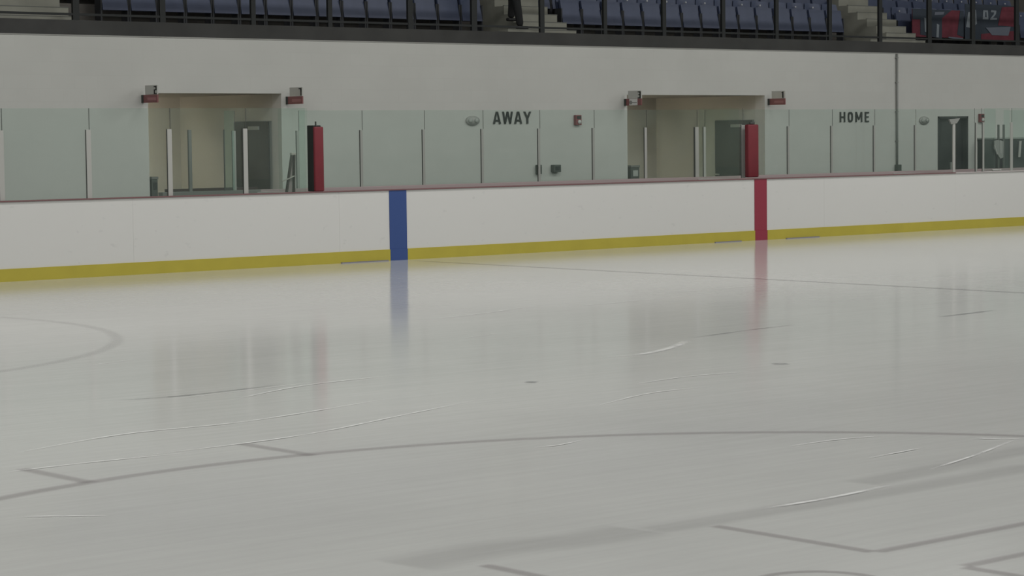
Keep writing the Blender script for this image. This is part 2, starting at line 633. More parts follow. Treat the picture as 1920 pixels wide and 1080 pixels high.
def pane(x0, x1, y, label, z0=None, z1=GT, m='glass', grp=None):
    z0 = BH + CAP if z0 is None else z0 + 0.001
    o = MB().box(x0 + 0.004 - (x0 + x1) / 2, x1 - 0.004 - (x0 + x1) / 2, -0.006, 0.006, 0, z1 - z0).build('glass_screen', m)
    o.location = ((x0 + x1) / 2, y, z0)
    tag(o, label, 'glass', grp)
    # dark joint tape at the free upper edge between two panes
    return o


def side_pane(x, y0, y1, label, z1=GT, m='glass', z0=None):
    z0 = BH + 0.003 if z0 is None else z0
    o = MB().box(-0.006, 0.006, y0 - (y0 + y1) / 2, y1 - (y0 + y1) / 2, 0, z1 - z0).build('glass_screen', m)
    o.location = (x, (y0 + y1) / 2, z0)
    tag(o, label, 'glass')
    return o


def post(x, y, w, body, label, grp, gask=0.018, z0=BH + CAP, z1=PT, joint=True, top=GT, jx=0.02):
    """glass support: pale bar, dark gasket on its left edge, thin dark joint line up to the glass top"""
    t = thing('screen_support', label, 'post', (x, y, z0), grp)
    MB().box(-w / 2, w / 2, -0.022, -0.008, 0, z1 - z0, 0.003).build('post_body', body, t)
    if gask:
        MB().box(-w / 2 - gask * 0.4, -w / 2, -0.020, -0.007, 0, z1 - z0).build('gasket', 'gasket', t)
    if joint:
        MB().box(jx - 0.005, jx + 0.005, -0.008, -0.0065, z1 - z0, top - z0).build('joint_seal', 'gasket', t)
    return t


FY = 0.065
# front glass, left of the away bench
fx = [-15.45, -14.21, -12.92, -11.66, -10.42, -9.58]
fl = ['front glass pane at the left frame edge', 'front glass pane left of the left corridor, second pane from the left',
      'front glass pane below the left corridor sign, left of the corridor', 'front glass pane in front of the left corridor',
      'narrow front glass pane in front of the A-shaped stand']
for i in range(5):
    if i == 0:
        continue
    pane(fx[i], fx[i + 1], FY, fl[i])
pane(-15.45, -14.21, FY, 'front glass pane cut by the left edge of the photo')
pane(-9.58, -9.38, FY, 'narrow strip of front glass beside the left red pad')
pl = {-14.21: 'white glass post at the left edge of the photo', -12.92: 'white glass post midway between left edge and left corridor',
      -11.66: 'white glass post in front of the left part of the left corridor', -10.42: 'white glass post in front of the grey corridor door'}
for x in fx[1:5]:
    post(x, FY, 0.072, 'aluminium', pl[x], 'white posts of the front glass', gask=0.022)

# bench glass (joints every 1.22 m)
bx = [-9.67, -8.46, -7.27, -6.05, -4.85, -3.64, -2.43, -1.22, -0.02, 1.20, 2.35, 3.52, 4.71, 5.90, 7.12]
bl = ['bench glass pane left of the left red pad', 'bench glass pane just right of the left red pad', 'bench glass pane above the blue stripe',
      'bench glass pane third to the right of the left red pad', 'bench glass pane with the pale oval light behind it, left of AWAY',
      'bench glass pane in front of the AWAY lettering', 'bench glass pane in front of the red alarm between AWAY and the corridor',
      'bench glass pane in front of the left edge of the right corridor', 'bench glass pane in front of the right corridor',
      'bench glass pane right of the middle red pad', 'bench glass pane second to the right of the middle red pad',
      'bench glass pane just left of the HOME lettering', 'bench glass pane in front of the HOME lettering', 'bench glass pane in front of the wall conduit']
bl2 = []
for i in range(1, 14):
    a, b = bx[i], bx[i + 1]
    pane(a, b, GY, bl[i], z0=1.06, z1=2.225)
pane(7.12, 8.34, GY, 'bench glass pane left of the dark door right of HOME', z0=1.06, z1=2.225)
names = {1: 'thin glass post behind the left red pad', 2: 'thin glass post left of the blue stripe', 3: 'thin glass post right of the blue stripe',
         4: 'thin glass post left of the pale oval light and AWAY', 5: 'thin glass post right of AWAY beside the small dark box',
         6: 'thin glass post right of the red alarm', 7: 'pale glass post at the left side of the right corridor',
         10: 'thin glass post first to the right of the middle red pad', 11: 'thin glass post left of HOME', 12: 'thin glass post right of HOME',
         13: 'thin glass post right of the wall conduit'}
for i, x in enumerate(bx):
    if i in names:
        w = 0.055 if i == 7 else 0.045
        post(x - 0.035, GY, w, 'aluminium' if i == 7 else 'aluminium_dull', names[i], 'thin posts of the bench glass', gask=0.024,
             z0=1.06, z1=1.925, top=2.225, jx=0.03)
post(-0.02, GY, 0.085, 'aluminium', 'wider white post of the pair in the right corridor view', 'white posts of the bench corner', gask=0.07, z0=1.06, z1=1.925, top=2.225)
post(0.17, GY, 0.055, 'aluminium', 'narrower white post of the pair in the right corridor view', 'white posts of the bench corner', gask=0.02, z0=1.06, z1=1.925, top=2.225)
post(-9.64, GY, 0.06, 'aluminium_dull', 'grey glass post beside the grey door of the left corridor', 'thin posts of the bench glass', gask=0.01, z0=1.06, z1=1.93, top=2.225)
post(-10.40, GY, 0.05, 'frame', 'dark olive post seen through the left corridor glass', 'thin posts of the bench glass', gask=0.03, z0=1.06, z1=1.95, joint=False)
post(-9.83, GY - 0.03, 0.012, 'gasket', 'hairline dark glass edge in the left corridor view', 'thin posts of the bench glass', gask=0.008, z0=1.06, z1=1.95, joint=False)
pane(-9.83, -9.66, GY - 0.05, 'narrow teal glass strip in the left corridor view', z0=1.06, z1=2.225, m='glass_teal')
# dividers at the bench ends
side_pane(-9.22, 0.24, 0.95, 'side glass at the left end of the away bench', m='glass_clear')
side_pane(0.02, 0.52, 1.46, 'side glass dividing the two benches', m='glass_clear')
post(0.05, 0.46, 0.10, 'aluminium', 'white post immediately left of the middle red pad', 'white posts of the bench corner', gask=0.012, z1=1.95, jx=0.0)

# red end pads
t = thing('end_pad', 'tall red padded post with black side at left end of the away bench', 'pad', (-9.15, 0.05, BH + CAP), 'red padded bench end posts')
MB().box(-0.110, 0.050, -0.05, 0.0, 0.0, 0.925, 0.02).build('red_face', 'red_pad', t, True)
MB().box(-0.10, 0.04, 0.001, 0.15, 0.0, 0.945, 0.01).build('black_side', 'black_pad', t)
MB().box(-0.06, -0.045, -0.01, 0.01, 0.93, 1.0).build('joint_seal', 'gasket', t)
t = thing('end_pad', 'tall red padded post above the red stripe between the two benches', 'pad', (0.105, 0.28, BH + 0.03), 'red padded bench end posts')
MB().box(-0.155, 0.10, -0.05, 0.04, 0.0, 0.895, 0.02).build('red_face', 'red_pad', t, True)
MB().box(-0.06, 0.10, 0.045, 0.10, 0.0, 0.90, 0.01).build('black_side', 'black_pad', t)
MB().box(-0.05, 0.06, 0.0, 0.04, 0.897, 0.94, 0.01).build('top_bracket', 'gasket', t)

# right-hand end of the home bench
t = thing('screen_support', 'white end post with splayed top bracket in front of the dark door', 'post', (5.22, 0.065, BH + CAP))
MB().box(-0.032, 0.036, -0.02, 0.0, 0, 0.92, 0.004).build('post_body', 'aluminium', t)
MB().prism([(-0.15, 0.97), (0.16, 0.99), (0.07, 0.90), (-0.09, 0.88)], 'XZ', -0.03, 0.0).build('top_bracket', 'conduit', t)
post(5.87, FY, 0.04, 'aluminium_dull', 'grey post at the start of the right-hand front glass', 'posts of the right-hand front glass', gask=0.035, top=2.22, jx=-0.04)
post(6.08, FY, 0.05, 'aluminium_dull', 'pale grey post just right of the small red alarm', 'posts of the right-hand front glass', gask=0.02, top=2.22, jx=-0.04)
post(6.93, FY, 0.075, 'aluminium_dull', 'grey glass post nearest the right edge of the photo', 'posts of the right-hand front glass', gask=0.0, top=2.22)
pane(6.13, 6.89, FY, 'front glass pane in front of the dark alcove at right', z1=2.22)
pane(6.93, 8.15, FY, 'front glass pane cut by the right edge of the photo', z1=2.22)
post(8.42, GY, 0.045, 'box_grey', 'left one of the paired dark posts over the alcove', 'posts of the right-hand front glass', gask=0.02, z0=1.06, z1=1.92, joint=False)
post(8.58, GY, 0.06, 'box_grey', 'right one of the paired dark posts over the alcove', 'posts of the right-hand front glass', gask=0.0, z0=1.06, z1=1.92, joint=False)
pane(8.60, 10.6, GY, 'rear glass pane above the dark alcove at right', z0=1.06, z1=2.2)
t = thing('equipment_cabinet', 'wide black cabinet against the wall at the right edge', 'cabinet', (12.4, WY - 0.45, 0))
MB().box(-1.42, 1.8, 0, 0.44, 0, 1.62, 0.01).build('body', 'rail', t)
MB().box(-1.46, 1.84, -0.03, 0.445, 1.62, 1.65).build('top', 'aluminium_dull', t)
for k in range(3):
    MB().box(-1.38 + k * 1.05, -0.38 + k * 1.05, -0.015, 0.0, 0.06, 1.56).build('door', 'door_black', t)
for k, (x, dx, lab) in enumerate(((8.42, 0, 'white cloth hanging over the paired posts at right'), (9.06, 0.0, 'thin white cloth hanging beside the right edge post'))):
    t = thing('hanging_cloth', lab, 'cloth', (x, GY - 0.035, 1.25), 'white cloths at the right-hand glass')
    if k == 0:
        MB().prism([(-0.16, 0.35), (-0.08, 0.37), (0.12, 0.34), (0.11, 0.02), (0.02, 0.0), (-0.08, 0.10), (-0.17, 0.2)], 'XZ', -0.01, 0.01).build('cloth', 'conduit', t)
        MB().prism([(0.0, 0.36), (0.035, 0.36), (0.04, 0.1), (0.0, 0.1)], 'XZ', -0.02, -0.01).build('fold', 'cloth_white', t)
        MB().prism([(-0.19, 0.27), (-0.165, 0.27), (-0.07, 0.09), (-0.10, 0.08)], 'XZ', -0.02, -0.01).build('fold', 'cloth_white', t)
    else:
        MB().prism([(0.0, 0.34), (0.06, 0.34), (0.02, 0.02), (-0.03, 0.02)], 'XZ', -0.01, 0.01).build('cloth', 'cloth_white', t)
t = thing('water_bottle', 'pale bottle lying on the cap rail at right', 'bottle', (6.42, 0.02, BH + CAP))
MB().cyl((0, -0.0, 0.02), 0.02, 0.2, 'X').build('bottle_body', 'cloth_white', t, True)
MB().cyl((0.13, 0, 0.02), 0.014, 0.06, 'X').build('bottle_cap', 'aluminium', t, True)

# ---------------------------------------------------------------- narrow A-shaped stand
t = thing('folding_stand', 'narrow A-shaped stand with dark legs and pale middle behind the front glass', 'stand', (-9.1, 1.0, 0.0))
MB().bar((-0.17, -0.02, 0.0), (0.15, 0.0, 1.58), 0.034, 0.03).build('leg', 'stick_tape', t)
MB().bar((0.12, -0.02, 0.0), (0.19, 0.0, 1.58), 0.034, 0.03).build('leg', 'stick_tape', t)
MB().prism([(-0.12, 0.10), (0.10, 0.10), (0.172, 1.53), (0.155, 1.53)], 'XZ', 0.012, 0.026).build('panel', 'cap_pale', t)
MB().box(0.13, 0.21, -0.02, 0.03, 1.565, 1.60, 0.008).build('top_cap', 'stick_shaft', t)
MB().bar((-0.05, -0.022, 1.18), (0.17, -0.022, 1.26), 0.03, 0.012).build('brace', 'stick_shaft', t)
MB().bar((-0.10, 0.0, 0.55), (0.15, 0.0, 0.55), 0.03, 0.02).build('brace', 'stick_tape', t)

# ---------------------------------------------------------------- wall lettering
H = 0.212


def letter(ch, w, h=H, s=0.042):
    m = MB()
    e = 0.0
    if ch == 'A':
        m.prism([(0, 0), (s, 0), (w / 2 + s * 0.1, h), (w / 2 - s * 0.55, h)], 'XZ', -0.02, 0.0)
        m.prism([(w - s, 0), (w, 0), (w / 2 + s * 0.55, h), (w / 2 - s * 0.1, h)], 'XZ', -0.02, 0.0)
        m.box(w * 0.25, w * 0.75, -0.019, 0, h * 0.2, h * 0.2 + s * 0.8)
    elif ch == 'W':
        q = w / 4
        for a, b in ((0, 1), (2, 1), (2, 3), (4, 3)):
            xa, xb = a * q, b * q
            xa = min(max(xa, s * 0.4), w - s * 0.4)
            m.prism([(xb - s * 0.4, 0), (xb + s * 0.4, 0), (xa + s * 0.4, h), (xa - s * 0.4, h)], 'XZ', -0.02, 0.0)
    elif ch == 'Y':
        m.prism([(w / 2 - s / 2, h * 0.42), (w / 2 + s / 2, h * 0.42), (s, h), (0, h)], 'XZ', -0.02, 0.0)
        m.prism([(w / 2 - s / 2, h * 0.42), (w / 2 + s / 2, h * 0.42), (w, h), (w - s, h)], 'XZ', -0.02, 0.0)
        m.box(w / 2 - s / 2, w / 2 + s / 2, -0.02, 0, 0, h * 0.46)
    elif ch == 'H':
        m.box(0, s, -0.02, 0, 0, h).box(w - s, w, -0.02, 0, 0, h).box(s, w - s, -0.019, 0, h / 2 - s * 0.4, h / 2 + s * 0.4)
    elif ch == 'O':
        n = 32
        b = bmesh.new()
        vo, vi = [], []
        rings = []
        for yy in (-0.02, 0.0):
            for sc in (0, s):
                ring = []
                for k in range(n):
                    a = 2 * math.pi * k / n
                    ca, sa = math.cos(a), math.sin(a)
                    px = w / 2 + (w / 2 - sc) * (abs(ca) ** 0.7) * (1 if ca > 0 else -1)
                    pz = h / 2 + (h / 2 - sc) * (abs(sa) ** 0.7) * (1 if sa > 0 else -1)
                    ring.append(b.verts.new((px, yy, pz)))
                rings.append(ring)
        fo, fi, bo, bi = rings
        for k in range(n):
            j = (k + 1) % n
            b.faces.new((fo[k], fo[j], fi[j], fi[k]))
            b.faces.new((bo[k], bi[k], bi[j], bo[j]))
            b.faces.new((fo[k], bo[k], bo[j], fo[j]))
            b.faces.new((fi[k], fi[j], bi[j], bi[k]))
        bmesh.ops.recalc_face_normals(b, faces=b.faces[:])
        m._add(b)
    elif ch == 'M':
        m.box(0, s, -0.02, 0, 0, h).box(w - s, w, -0.02, 0, 0, h)
        m.prism([(0, h), (s, h), (w / 2 + s * 0.35, h * 0.22), (w / 2 - s * 0.35, h * 0.22)], 'XZ', -0.019, 0.0)
        m.prism([(w - s, h), (w, h), (w / 2 + s * 0.35, h * 0.22), (w / 2 - s * 0.35, h * 0.22)], 'XZ', -0.019, 0.0)
    elif ch == 'E':
        m.box(0, s, -0.02, 0, 0, h).box(s, w, -0.02, 0, 0, s * 0.85).box(s, w, -0.02, 0, h - s * 0.85, h).box(s, w * 0.9, -0.02, 0, h / 2 - s * 0.4, h / 2 + s * 0.4)
    return m


def lettering(word, x0, x1, z, widths, label, h, s):
    t = thing('wall_lettering', label, 'lettering', (x0, WY, z))
    gap = (x1 - x0 - sum(widths)) / (len(word) - 1)
    x = 0
    for ch, w in zip(word, widths):
        o = letter(ch, w, h, s).build('letter', 'letter', t)
        o.location = (x, 0, 0)
        x += w + gap


lettering('AWAY', -2.52, -1.64, 2.02, (0.175, 0.235, 0.175, 0.175), 'black condensed capitals reading AWAY on the white wall', 0.215, 0.038)
lettering('HOME', 6.58, 7.46, 2.005, (0.155, 0.145, 0.20, 0.12), 'black condensed capitals reading HOME on the white wall', 0.205, 0.034)

# ---------------------------------------------------------------- projecting signs at the corridor corners
DIG = {'2': [(-0.03, 0.17, 0.03, 0.195), (0.012, 0.1, 0.03, 0.195), (-0.03, 0.09, 0.03, 0.112), (-0.03, 0.0, -0.012, 0.1), (-0.03, 0.0, 0.03, 0.022)],
       '1': [(-0.01, 0.0, 0.012, 0.195), (-0.028, 0.155, -0.008, 0.175)],
       '7': [(-0.03, 0.17, 0.03, 0.195), (0.008, 0.0, 0.03, 0.195)],
       '3': [(-0.03, 0.17, 0.03, 0.195), (0.01, 0.0, 0.03, 0.195), (-0.02, 0.09, 0.03, 0.112), (-0.03, 0.0, 0.03, 0.022)]}
for k, (x, lab, dig, ztop) in enumerate(((-9.62, 'white over red projecting sign at upper left of the left corridor', '2', 2.635),
                                         (-6.90, 'white over red projecting sign right of the left corridor', '7', 2.615),
                                         (0.66, 'projecting sign with white emblem on red at left of the right corridor', '3', 2.59),
                                         (4.50, 'white over red projecting sign right of the right corridor', '1', 2.60))):
    t = thing('projecting_sign', lab, 'sign', (x, WY, ztop - 0.247), 'projecting corridor signs')
    MB().box(-0.012, 0.012, -0.445, -0.02, -0.005, 0.118, 0.003).build('red_panel', 'sign_red', t)['label'] = 'red lower panel'
    MB().box(-0.012, 0.012, -0.445, -0.10, 0.12, 0.262, 0.003).build('white_panel', 'sign_grey', t)['label'] = 'white upper panel'
    MB().box(-0.02, 0.02, -0.05, 0.0, -0.005, 0.118).build('bracket', 'gasket', t)
    g = MB()
    for a, b, c, d in DIG[dig]:
        g.box(-0.018, -0.012, -0.395 - c * 1.2, -0.395 - a * 1.2, 0.125 + b * 0.62, 0.125 + d * 0.62)
    g.build('digit', 'letter', t)
    if k == 2:
        MB().box(-0.02, -0.012, -0.35, -0.14, -0.003, 0.116).build('emblem', 'sign_white', t)
        MB().cyl((-0.022, -0.18, 0.05), 0.035, 0.006, 'X').box(-0.024, -0.019, -0.34, -0.22, 0.04, 0.055).build('emblem_mark', 'conduit', t)
    else:
        MB().box(-0.016, -0.012, -0.42, -0.17, 0.03, 0.075).build('pale_text_band', 'sign_pale', t)

# ---------------------------------------------------------------- small things on the wall
for x, z, lab in ((-0.54, 2.08, 'red fire alarm strobe right of the AWAY lettering'), (11.08, 2.07, 'red fire alarm strobe right of the dark door')):
    t = thing('fire_alarm', lab, 'alarm', (x, WY, z), 'red wall alarms')
    MB().box(-0.07, 0.07, -0.06, 0, -0.09, 0.09, 0.008).build('housing', 'alarm_red', t)
    MB().cyl((0.012, -0.065, -0.035), 0.036, 0.02, 'Y').build('strobe_lens', 'sign_white', t, True)
    MB().box(-0.045, 0.045, -0.066, -0.06, 0.02, 0.07).build('grille', 'letter', t)
for x, z, lab in ((-2.99, 2.08, 'pale oval wall light left of the AWAY lettering'), (9.20, 2.03, 'pale oval wall light left of the dark door')):
    t = thing('wall_light', lab, 'light', (x, WY, z), 'pale oval wall lights')
    MB().cyl((0, -0.015, 0), 0.15, 0.03, 'Y', squash=(1, 1, 0.55)).build('base', 'aluminium', t, True)
    MB().cyl((-0.07, -0.04, 0), 0.04, 0.03, 'Y', r2=0.035).build('lamp_head', 'lamp_grey', t, True)
    MB().cyl((0.07, -0.04, 0), 0.04, 0.03, 'Y', r2=0.035).build('lamp_head', 'lamp_grey', t, True)
t = thing('wall_box', 'small square dark box on the wall below the red alarm', 'box', (-1.09, WY, 1.22), 'dark boxes on the wall')
MB().box(-0.085, 0.085, -0.09, 0, -0.065, 0.065, 0.01).build('housing', 'box_grey', t)
MB().box(-0.05, 0.05, -0.096, -0.09, -0.03, 0.035).build('cover', 'door_dark', t)
t = thing('wall_box', 'narrow dark box on the wall below the AWAY lettering', 'box', (-1.50, WY, 1.21), 'dark boxes on the wall')
MB().box(-0.045, 0.045, -0.08, 0, -0.08, 0.08, 0.01).build('housing', 'box_grey', t)
MB().box(-0.02, 0.02, -0.086, -0.08, -0.04, 0.04).build('cover', 'door_dark', t)
t = thing('wall_conduit', 'grey vertical conduit running down the wall right of HOME', 'pipe', (8.32, WY, 0.0))
MB().cyl((0, -0.03, (1.0 + WT) / 2), 0.022, WT - 1.0, seg=12).build('pipe', 'conduit', t, True)
for z in (1.6, 2.2, 2.8, 3.3):
    MB().box(-0.035, 0.035, -0.04, 0, z, z + 0.02).build('clamp', 'conduit', t)
MB().box(-0.05, 0.07, -0.09, 0, 1.0, 1.13, 0.008).build('junction_box', 'box_grey', t)
for x, lab in ((0.89, 'grey waste bin at the left side of the right corridor'), (-9.44, 'grey waste bin at the left side of the left corridor')):
    t = thing('waste_bin', lab, 'bin', (x, WY + 0.12, 0), 'grey bins in the corridors')
    w = 0.11 if x > 0 else 0.055
    MB().box(-w, w, -0.14, 0.1, 0, 1.2, 0.012).build('body', 'box_grey', t)
    MB().box(-w - 0.006, w + 0.006, -0.15, 0.11, 1.2, 1.24, 0.006).build('lid', 'frame', t)
    MB().box(-w * 0.5, w * 0.6, -0.146, -0.14, 1.04, 1.15).build('flap', 'lamp_grey' if x > 0 else 'door_dark', t)
t = thing('step_barrier', 'low brown rail behind the left corridor glass', 'rail', (-9.75, GY + 0.5, 0))
MB().box(-0.75, 0.85, -0.03, 0.03, 1.02, 1.09).build('rail', 'stick_tape', t)
MB().box(-0.7, -0.65, -0.02, 0.02, 0, 1.02).build('leg', 'dark_metal', t)
MB().box(0.75, 0.8, -0.02, 0.02, 0, 1.02).build('leg', 'dark_metal', t)

# ---------------------------------------------------------------- stands
FZ = WT + 0.018
RZ = 3.60          # first stand floor
st = MB()
st.box(-40, 34, WY + 0.02, 5.1, FZ, RZ - 0.15)
rows = []
y = 5.1
z = RZ
for k in range(12):
    y0 = 5.1 + 0.85 * k
    z0 = RZ + 0.07 + 0.33 * k
    st.box(-40, 34, y0 - 0.1 + (0.1 if k == 0 else 0), y0 + 0.75, FZ if k < 3 else z0 - 1.0, z0)
    rows.append((y0, z0))
so = st.build('trim_2', 'concrete_dark')
tag(so, 'dark stepped concrete terraces of the stands', 'stands', kind='structure')
fa = MB().box(-40, 34, WY - 0.02, WY + 0.06, FZ, RZ + 0.03).build('trim_3', 'fascia')
tag(fa, 'dark fascia band along the front of the stands', 'trim', kind='structure')

# guard rail along the front of the stands
gr = thing('guard_rail', 'dark guard rail with square posts along the front of the stands', 'railing', (0, WY, RZ))
MB().box(-40, 34, 0.0, 0.04, 0.10, 0.135).build('bottom_rail', 'rail', gr)
MB().box(-40, 34, -0.01, 0.05, 1.05, 1.10).build('top_rail', 'rail', gr)
for x, w in ((-13.3, 0.10), (-12.05 - 1.0, 0.05), (-10.75, 0.11), (-9.22, 0.10), (-7.52, 0.085), (-6.0, 0.085), (-4.32, 0.10), (-2.91, 0.12), (-1.34, 0.10), (0.19, 0.085), (1.69, 0.095),
             (3.27, 0.09), (4.76, 0.09), (6.31, 0.095), (7.84, 0.10), (9.40, 0.12), (10.84, 0.12), (12.35, 0.12), (13.9, 0.12)):
    MB().box(x - w / 2, x + w / 2, -0.005, 0.045, 0.0, 1.08).build('rail_post', 'rail', gr)

# aisle stairs
AIS = ((-12.6, -10.5, -12.6, 'light concrete aisle stairs at the left edge of the stands'),
       (-1.80, -0.16, -1.22, 'light concrete aisle stairs where a person walks'),
       (8.00, 9.75, 8.80, 'light concrete aisle stairs left of the red banners'))
for a, b, u0, lab in AIS:
    t = thing('aisle_stairs', lab, 'stairs', ((a + b) / 2, 4.4, RZ), 'aisle stairs in the stands')
    w = (b - a) / 2
    for k in range(22):
        wl = w if k < 1 else w - (u0 - a)
        MB().box(-wl, w, 0.26 * k, 0.26 * k + 0.26, -0.15 + 0.33 * max(0, (0.26 * k - 0.6)) / 0.85, 0.11 + 0.155 * k - 0.012).build('step', 'concrete', t)
        MB().box(-wl, w, 0.26 * k - 0.006, 0.26 * k + 0.03, 0.11 + 0.155 * k - 0.012, 0.11 + 0.155 * k).build('nosing', 'frame', t)


# stadium seats
def seat_proto():
    t = thing('stadium_seat', 'blue folding stadium seat', 'seat', (0, 0, 0))
    # backrest: curved, slightly reclined panel
    b = bmesh.new()
    nx, nz = 6, 5
    for layer in (0, 1):
        for j in range(nz + 1):
            for i in range(nx + 1):
                u = i / nx * 2 - 1
                v = j / nz
                x = u * 0.250 * (1 - 0.12 * max(0, v - 0.75) * 4)
                zz = 0.30 + v * 0.50 - 0.03 * max(0, abs(u) - 0.7) * (1 if v > 0.9 else 0)
                yy = 0.30 + 0.08 * v - 0.035 * (u * u) + layer * 0.025
                b.verts.new((x, yy, zz))
    b.verts.ensure_lookup_table()
    N = (nx + 1) * (nz + 1)
    for layer in (0, 1):
        for j in range(nz):
            for i in range(nx):
                a = layer * N + j * (nx + 1) + i
                f = [a, a + 1, a + nx + 2, a + nx + 1]
                b.faces.new([b.verts[q] for q in (f if layer == 0 else f[::-1])])
    m = MB()
    m.bm.free()
    m.bm = b
    m.build('backrest', 'seat_blue', t, True)
    m = MB()
    m.bar((0, 0.16, 0.21), (0, 0.25, 0.66), 0.46, 0.05)
    m.build('seat_pan', 'seat_blue', t)
    m = MB()
    for s in (-1, 1):
        m.box(s * 0.245 - 0.015, s * 0.245 + 0.015, 0.16, 0.34, 0.0, 0.5)
    m.box(-0.24, 0.24, 0.28, 0.31, 0.26, 0.29)
    m.build('frame', 'seat_frame', t)
    MB().cyl((0.0, 0.315, 0.715), 0.018, 0.012, 'Y', seg=12).build('number_plate', 'plate', t)
    return t


seat0 = seat_proto()
used = False


def in_aisle(x, y):
    for a, b, u0, _ in AIS:
        if u0 - 0.26 < x < b + (0.72 if a < 5 else 0.5):
            return True
    return False


blocks = {0: 'left of the left aisle', 1: 'between the left and middle aisles', 2: 'between the middle and right aisles', 3: 'right of the right aisle'}


def block_of(x):
    if x < -11.5:
        return 0
    if x < -1:
        return 1
    if x < 8.8:
        return 2
    return 3


cnt = {}
for r in range(2):
    y0, z0 = rows[r]
    x = -9.25 + (0.0 if r == 0 else -0.5)
    while x < 15.2:
        if not in_aisle(x, y0):
            bkt = block_of(x)
            s = seat0 if not used else copy_tree(seat0)
            used = True
            s.location = (x, y0 + 0.1, z0)
            s['label'] = 'blue folding seat in the %s row %s' % (('front', 'second')[r], blocks[bkt])
            s['group'] = 'blue seats in the %s row %s' % (('front', 'second')[r], blocks[bkt])
            x += 0.53
        else:
            x += 0.05

# ---------------------------------------------------------------- banners over the seats at right
BY = 4.95


def poly(pts, mname, name, parent, dy):
    MB().prism(pts, 'XZ', -dy - 0.006, -dy).build(name, mname, parent)


t = thing('banner', 'red and navy cloth banner nearer the right aisle, hung over the front seats', 'banner', (9.98, BY, 3.78), 'red banners over the seats')
MB().box(0.0, 1.72, -0.012, 0.0, 0.03, 0.62).build('cloth', 'banner_red', t)
poly([(0.26, 0.08), (0.98, 0.0), (0.98, 0.5), (0.26, 0.5)], 'banner_navy', 'navy_band', t, 0.013)
poly([(0.0, 0.40), (0.9, 0.40), (1.3, 0.62), (0.0, 0.62)], 'banner_navy', 'navy_band', t, 0.014)
poly([(0.40, 0.14), (0.49, 0.12), (0.47, 0.42), (0.38, 0.44)], 'banner_white', 'white_stroke', t, 0.021)
poly([(0.78, 0.03), (0.86, 0.03), (0.88, 0.30), (0.80, 0.32)], 'banner_white', 'white_stroke', t, 0.021)
poly([(0.72, 0.50), (1.02, 0.52), (1.05, 0.58), (0.74, 0.57)], 'banner_pale', 'pale_band', t, 0.021)
poly([(1.5, 0.1), (1.72, 0.05), (1.72, 0.62), (1.6, 0.62)], 'banner_navy', 'navy_band', t, 0.013)
poly([(1.18, 0.03), (1.66, -0.02), (1.70, 0.03), (1.2, 0.05)], 'banner_pale', 'pale_hem', t, 0.022)
t = thing('banner', 'red and navy cloth banner with a large white 02 near the right edge', 'banner', (11.72, BY - 0.03, 3.75), 'red banners over the seats')
MB().box(0.0, 1.85, -0.012, 0.0, 0.03, 0.80).build('cloth', 'banner_navy', t)
poly([(0.02, 0.30), (0.10, 0.62), (0.36, 0.68), (0.40, 0.38), (0.20, 0.28)], 'banner_white', 'white_shape', t, 0.014)
poly([(0.60, 0.48), (0.80, 0.48), (0.78, 0.68), (0.62, 0.68)], 'banner_white', 'numeral_zero', t, 0.014)
poly([(0.68, 0.53), (0.73, 0.53), (0.72, 0.64), (0.69, 0.64)], 'banner_navy', 'numeral_zero_hollow', t, 0.021)
poly([(0.86, 0.47), (1.10, 0.48), (1.10, 0.52), (0.96, 0.52), (1.06, 0.60), (1.08, 0.68), (0.90, 0.69), (0.89, 0.64), (1.0, 0.64), (0.98, 0.59), (0.86, 0.5)], 'banner_white', 'numeral_two', t, 0.014)
poly([(1.14, 0.36), (1.80, 0.34), (1.76, 0.78), (1.28, 0.76)], 'banner_red', 'red_field', t, 0.013)
poly([(0.55, 0.03), (1.85, 0.03), (1.85, 0.26), (0.55, 0.16)], 'banner_red', 'red_field', t, 0.013)
poly([(0.70, 0.30), (1.58, 0.34), (1.50, 0.14), (0.92, 0.14)], 'banner_pale', 'pale_emblem', t, 0.021)
poly([(1.30, 0.0), (1.78, 0.01), (1.80, 0.04), (1.3, 0.03)], 'banner_pale', 'pale_hem', t, 0.021)


# ---------------------------------------------------------------- person on the aisle stairs
def skin_obj(name, nodes, edges_, material, parent, sub=2):
    me = bpy.data.meshes.new(name)
    me.from_pydata([n[0] for n in nodes], edges_, [])
    o = bpy.data.objects.new(name, me)
    COL.objects.link(o)
    o.modifiers.new('skin', 'SKIN')
    sv = me.skin_vertices[0].data if me.skin_vertices else None
    if sv is None:
        bpy.context.view_layer.objects.active = o
        bpy.ops.mesh.customdata_skin_add()
        sv = me.skin_vertices[0].data
    for i, n in enumerate(nodes):
        sv[i].radius = n[1] if isinstance(n[1], tuple) else (n[1], n[1])
    sv[0].use_root = True
    s = o.modifiers.new('sub', 'SUBSURF')
    s.levels = sub
    s.render_levels = sub
    me.materials.append(MAT[material])
    dg = bpy.context.evaluated_depsgraph_get()
    dg.update()
    ev = o.evaluated_get(dg)
    me2 = bpy.data.meshes.new_from_object(ev)
    o.modifiers.clear()
    o.data = me2
    for p in me2.polygons:
        p.use_smooth = True
    o.parent = parent
    return o


P = thing('person', 'person in dark trousers walking on the aisle stairs', 'person', (-1.52, 4.56, RZ + 0.11))
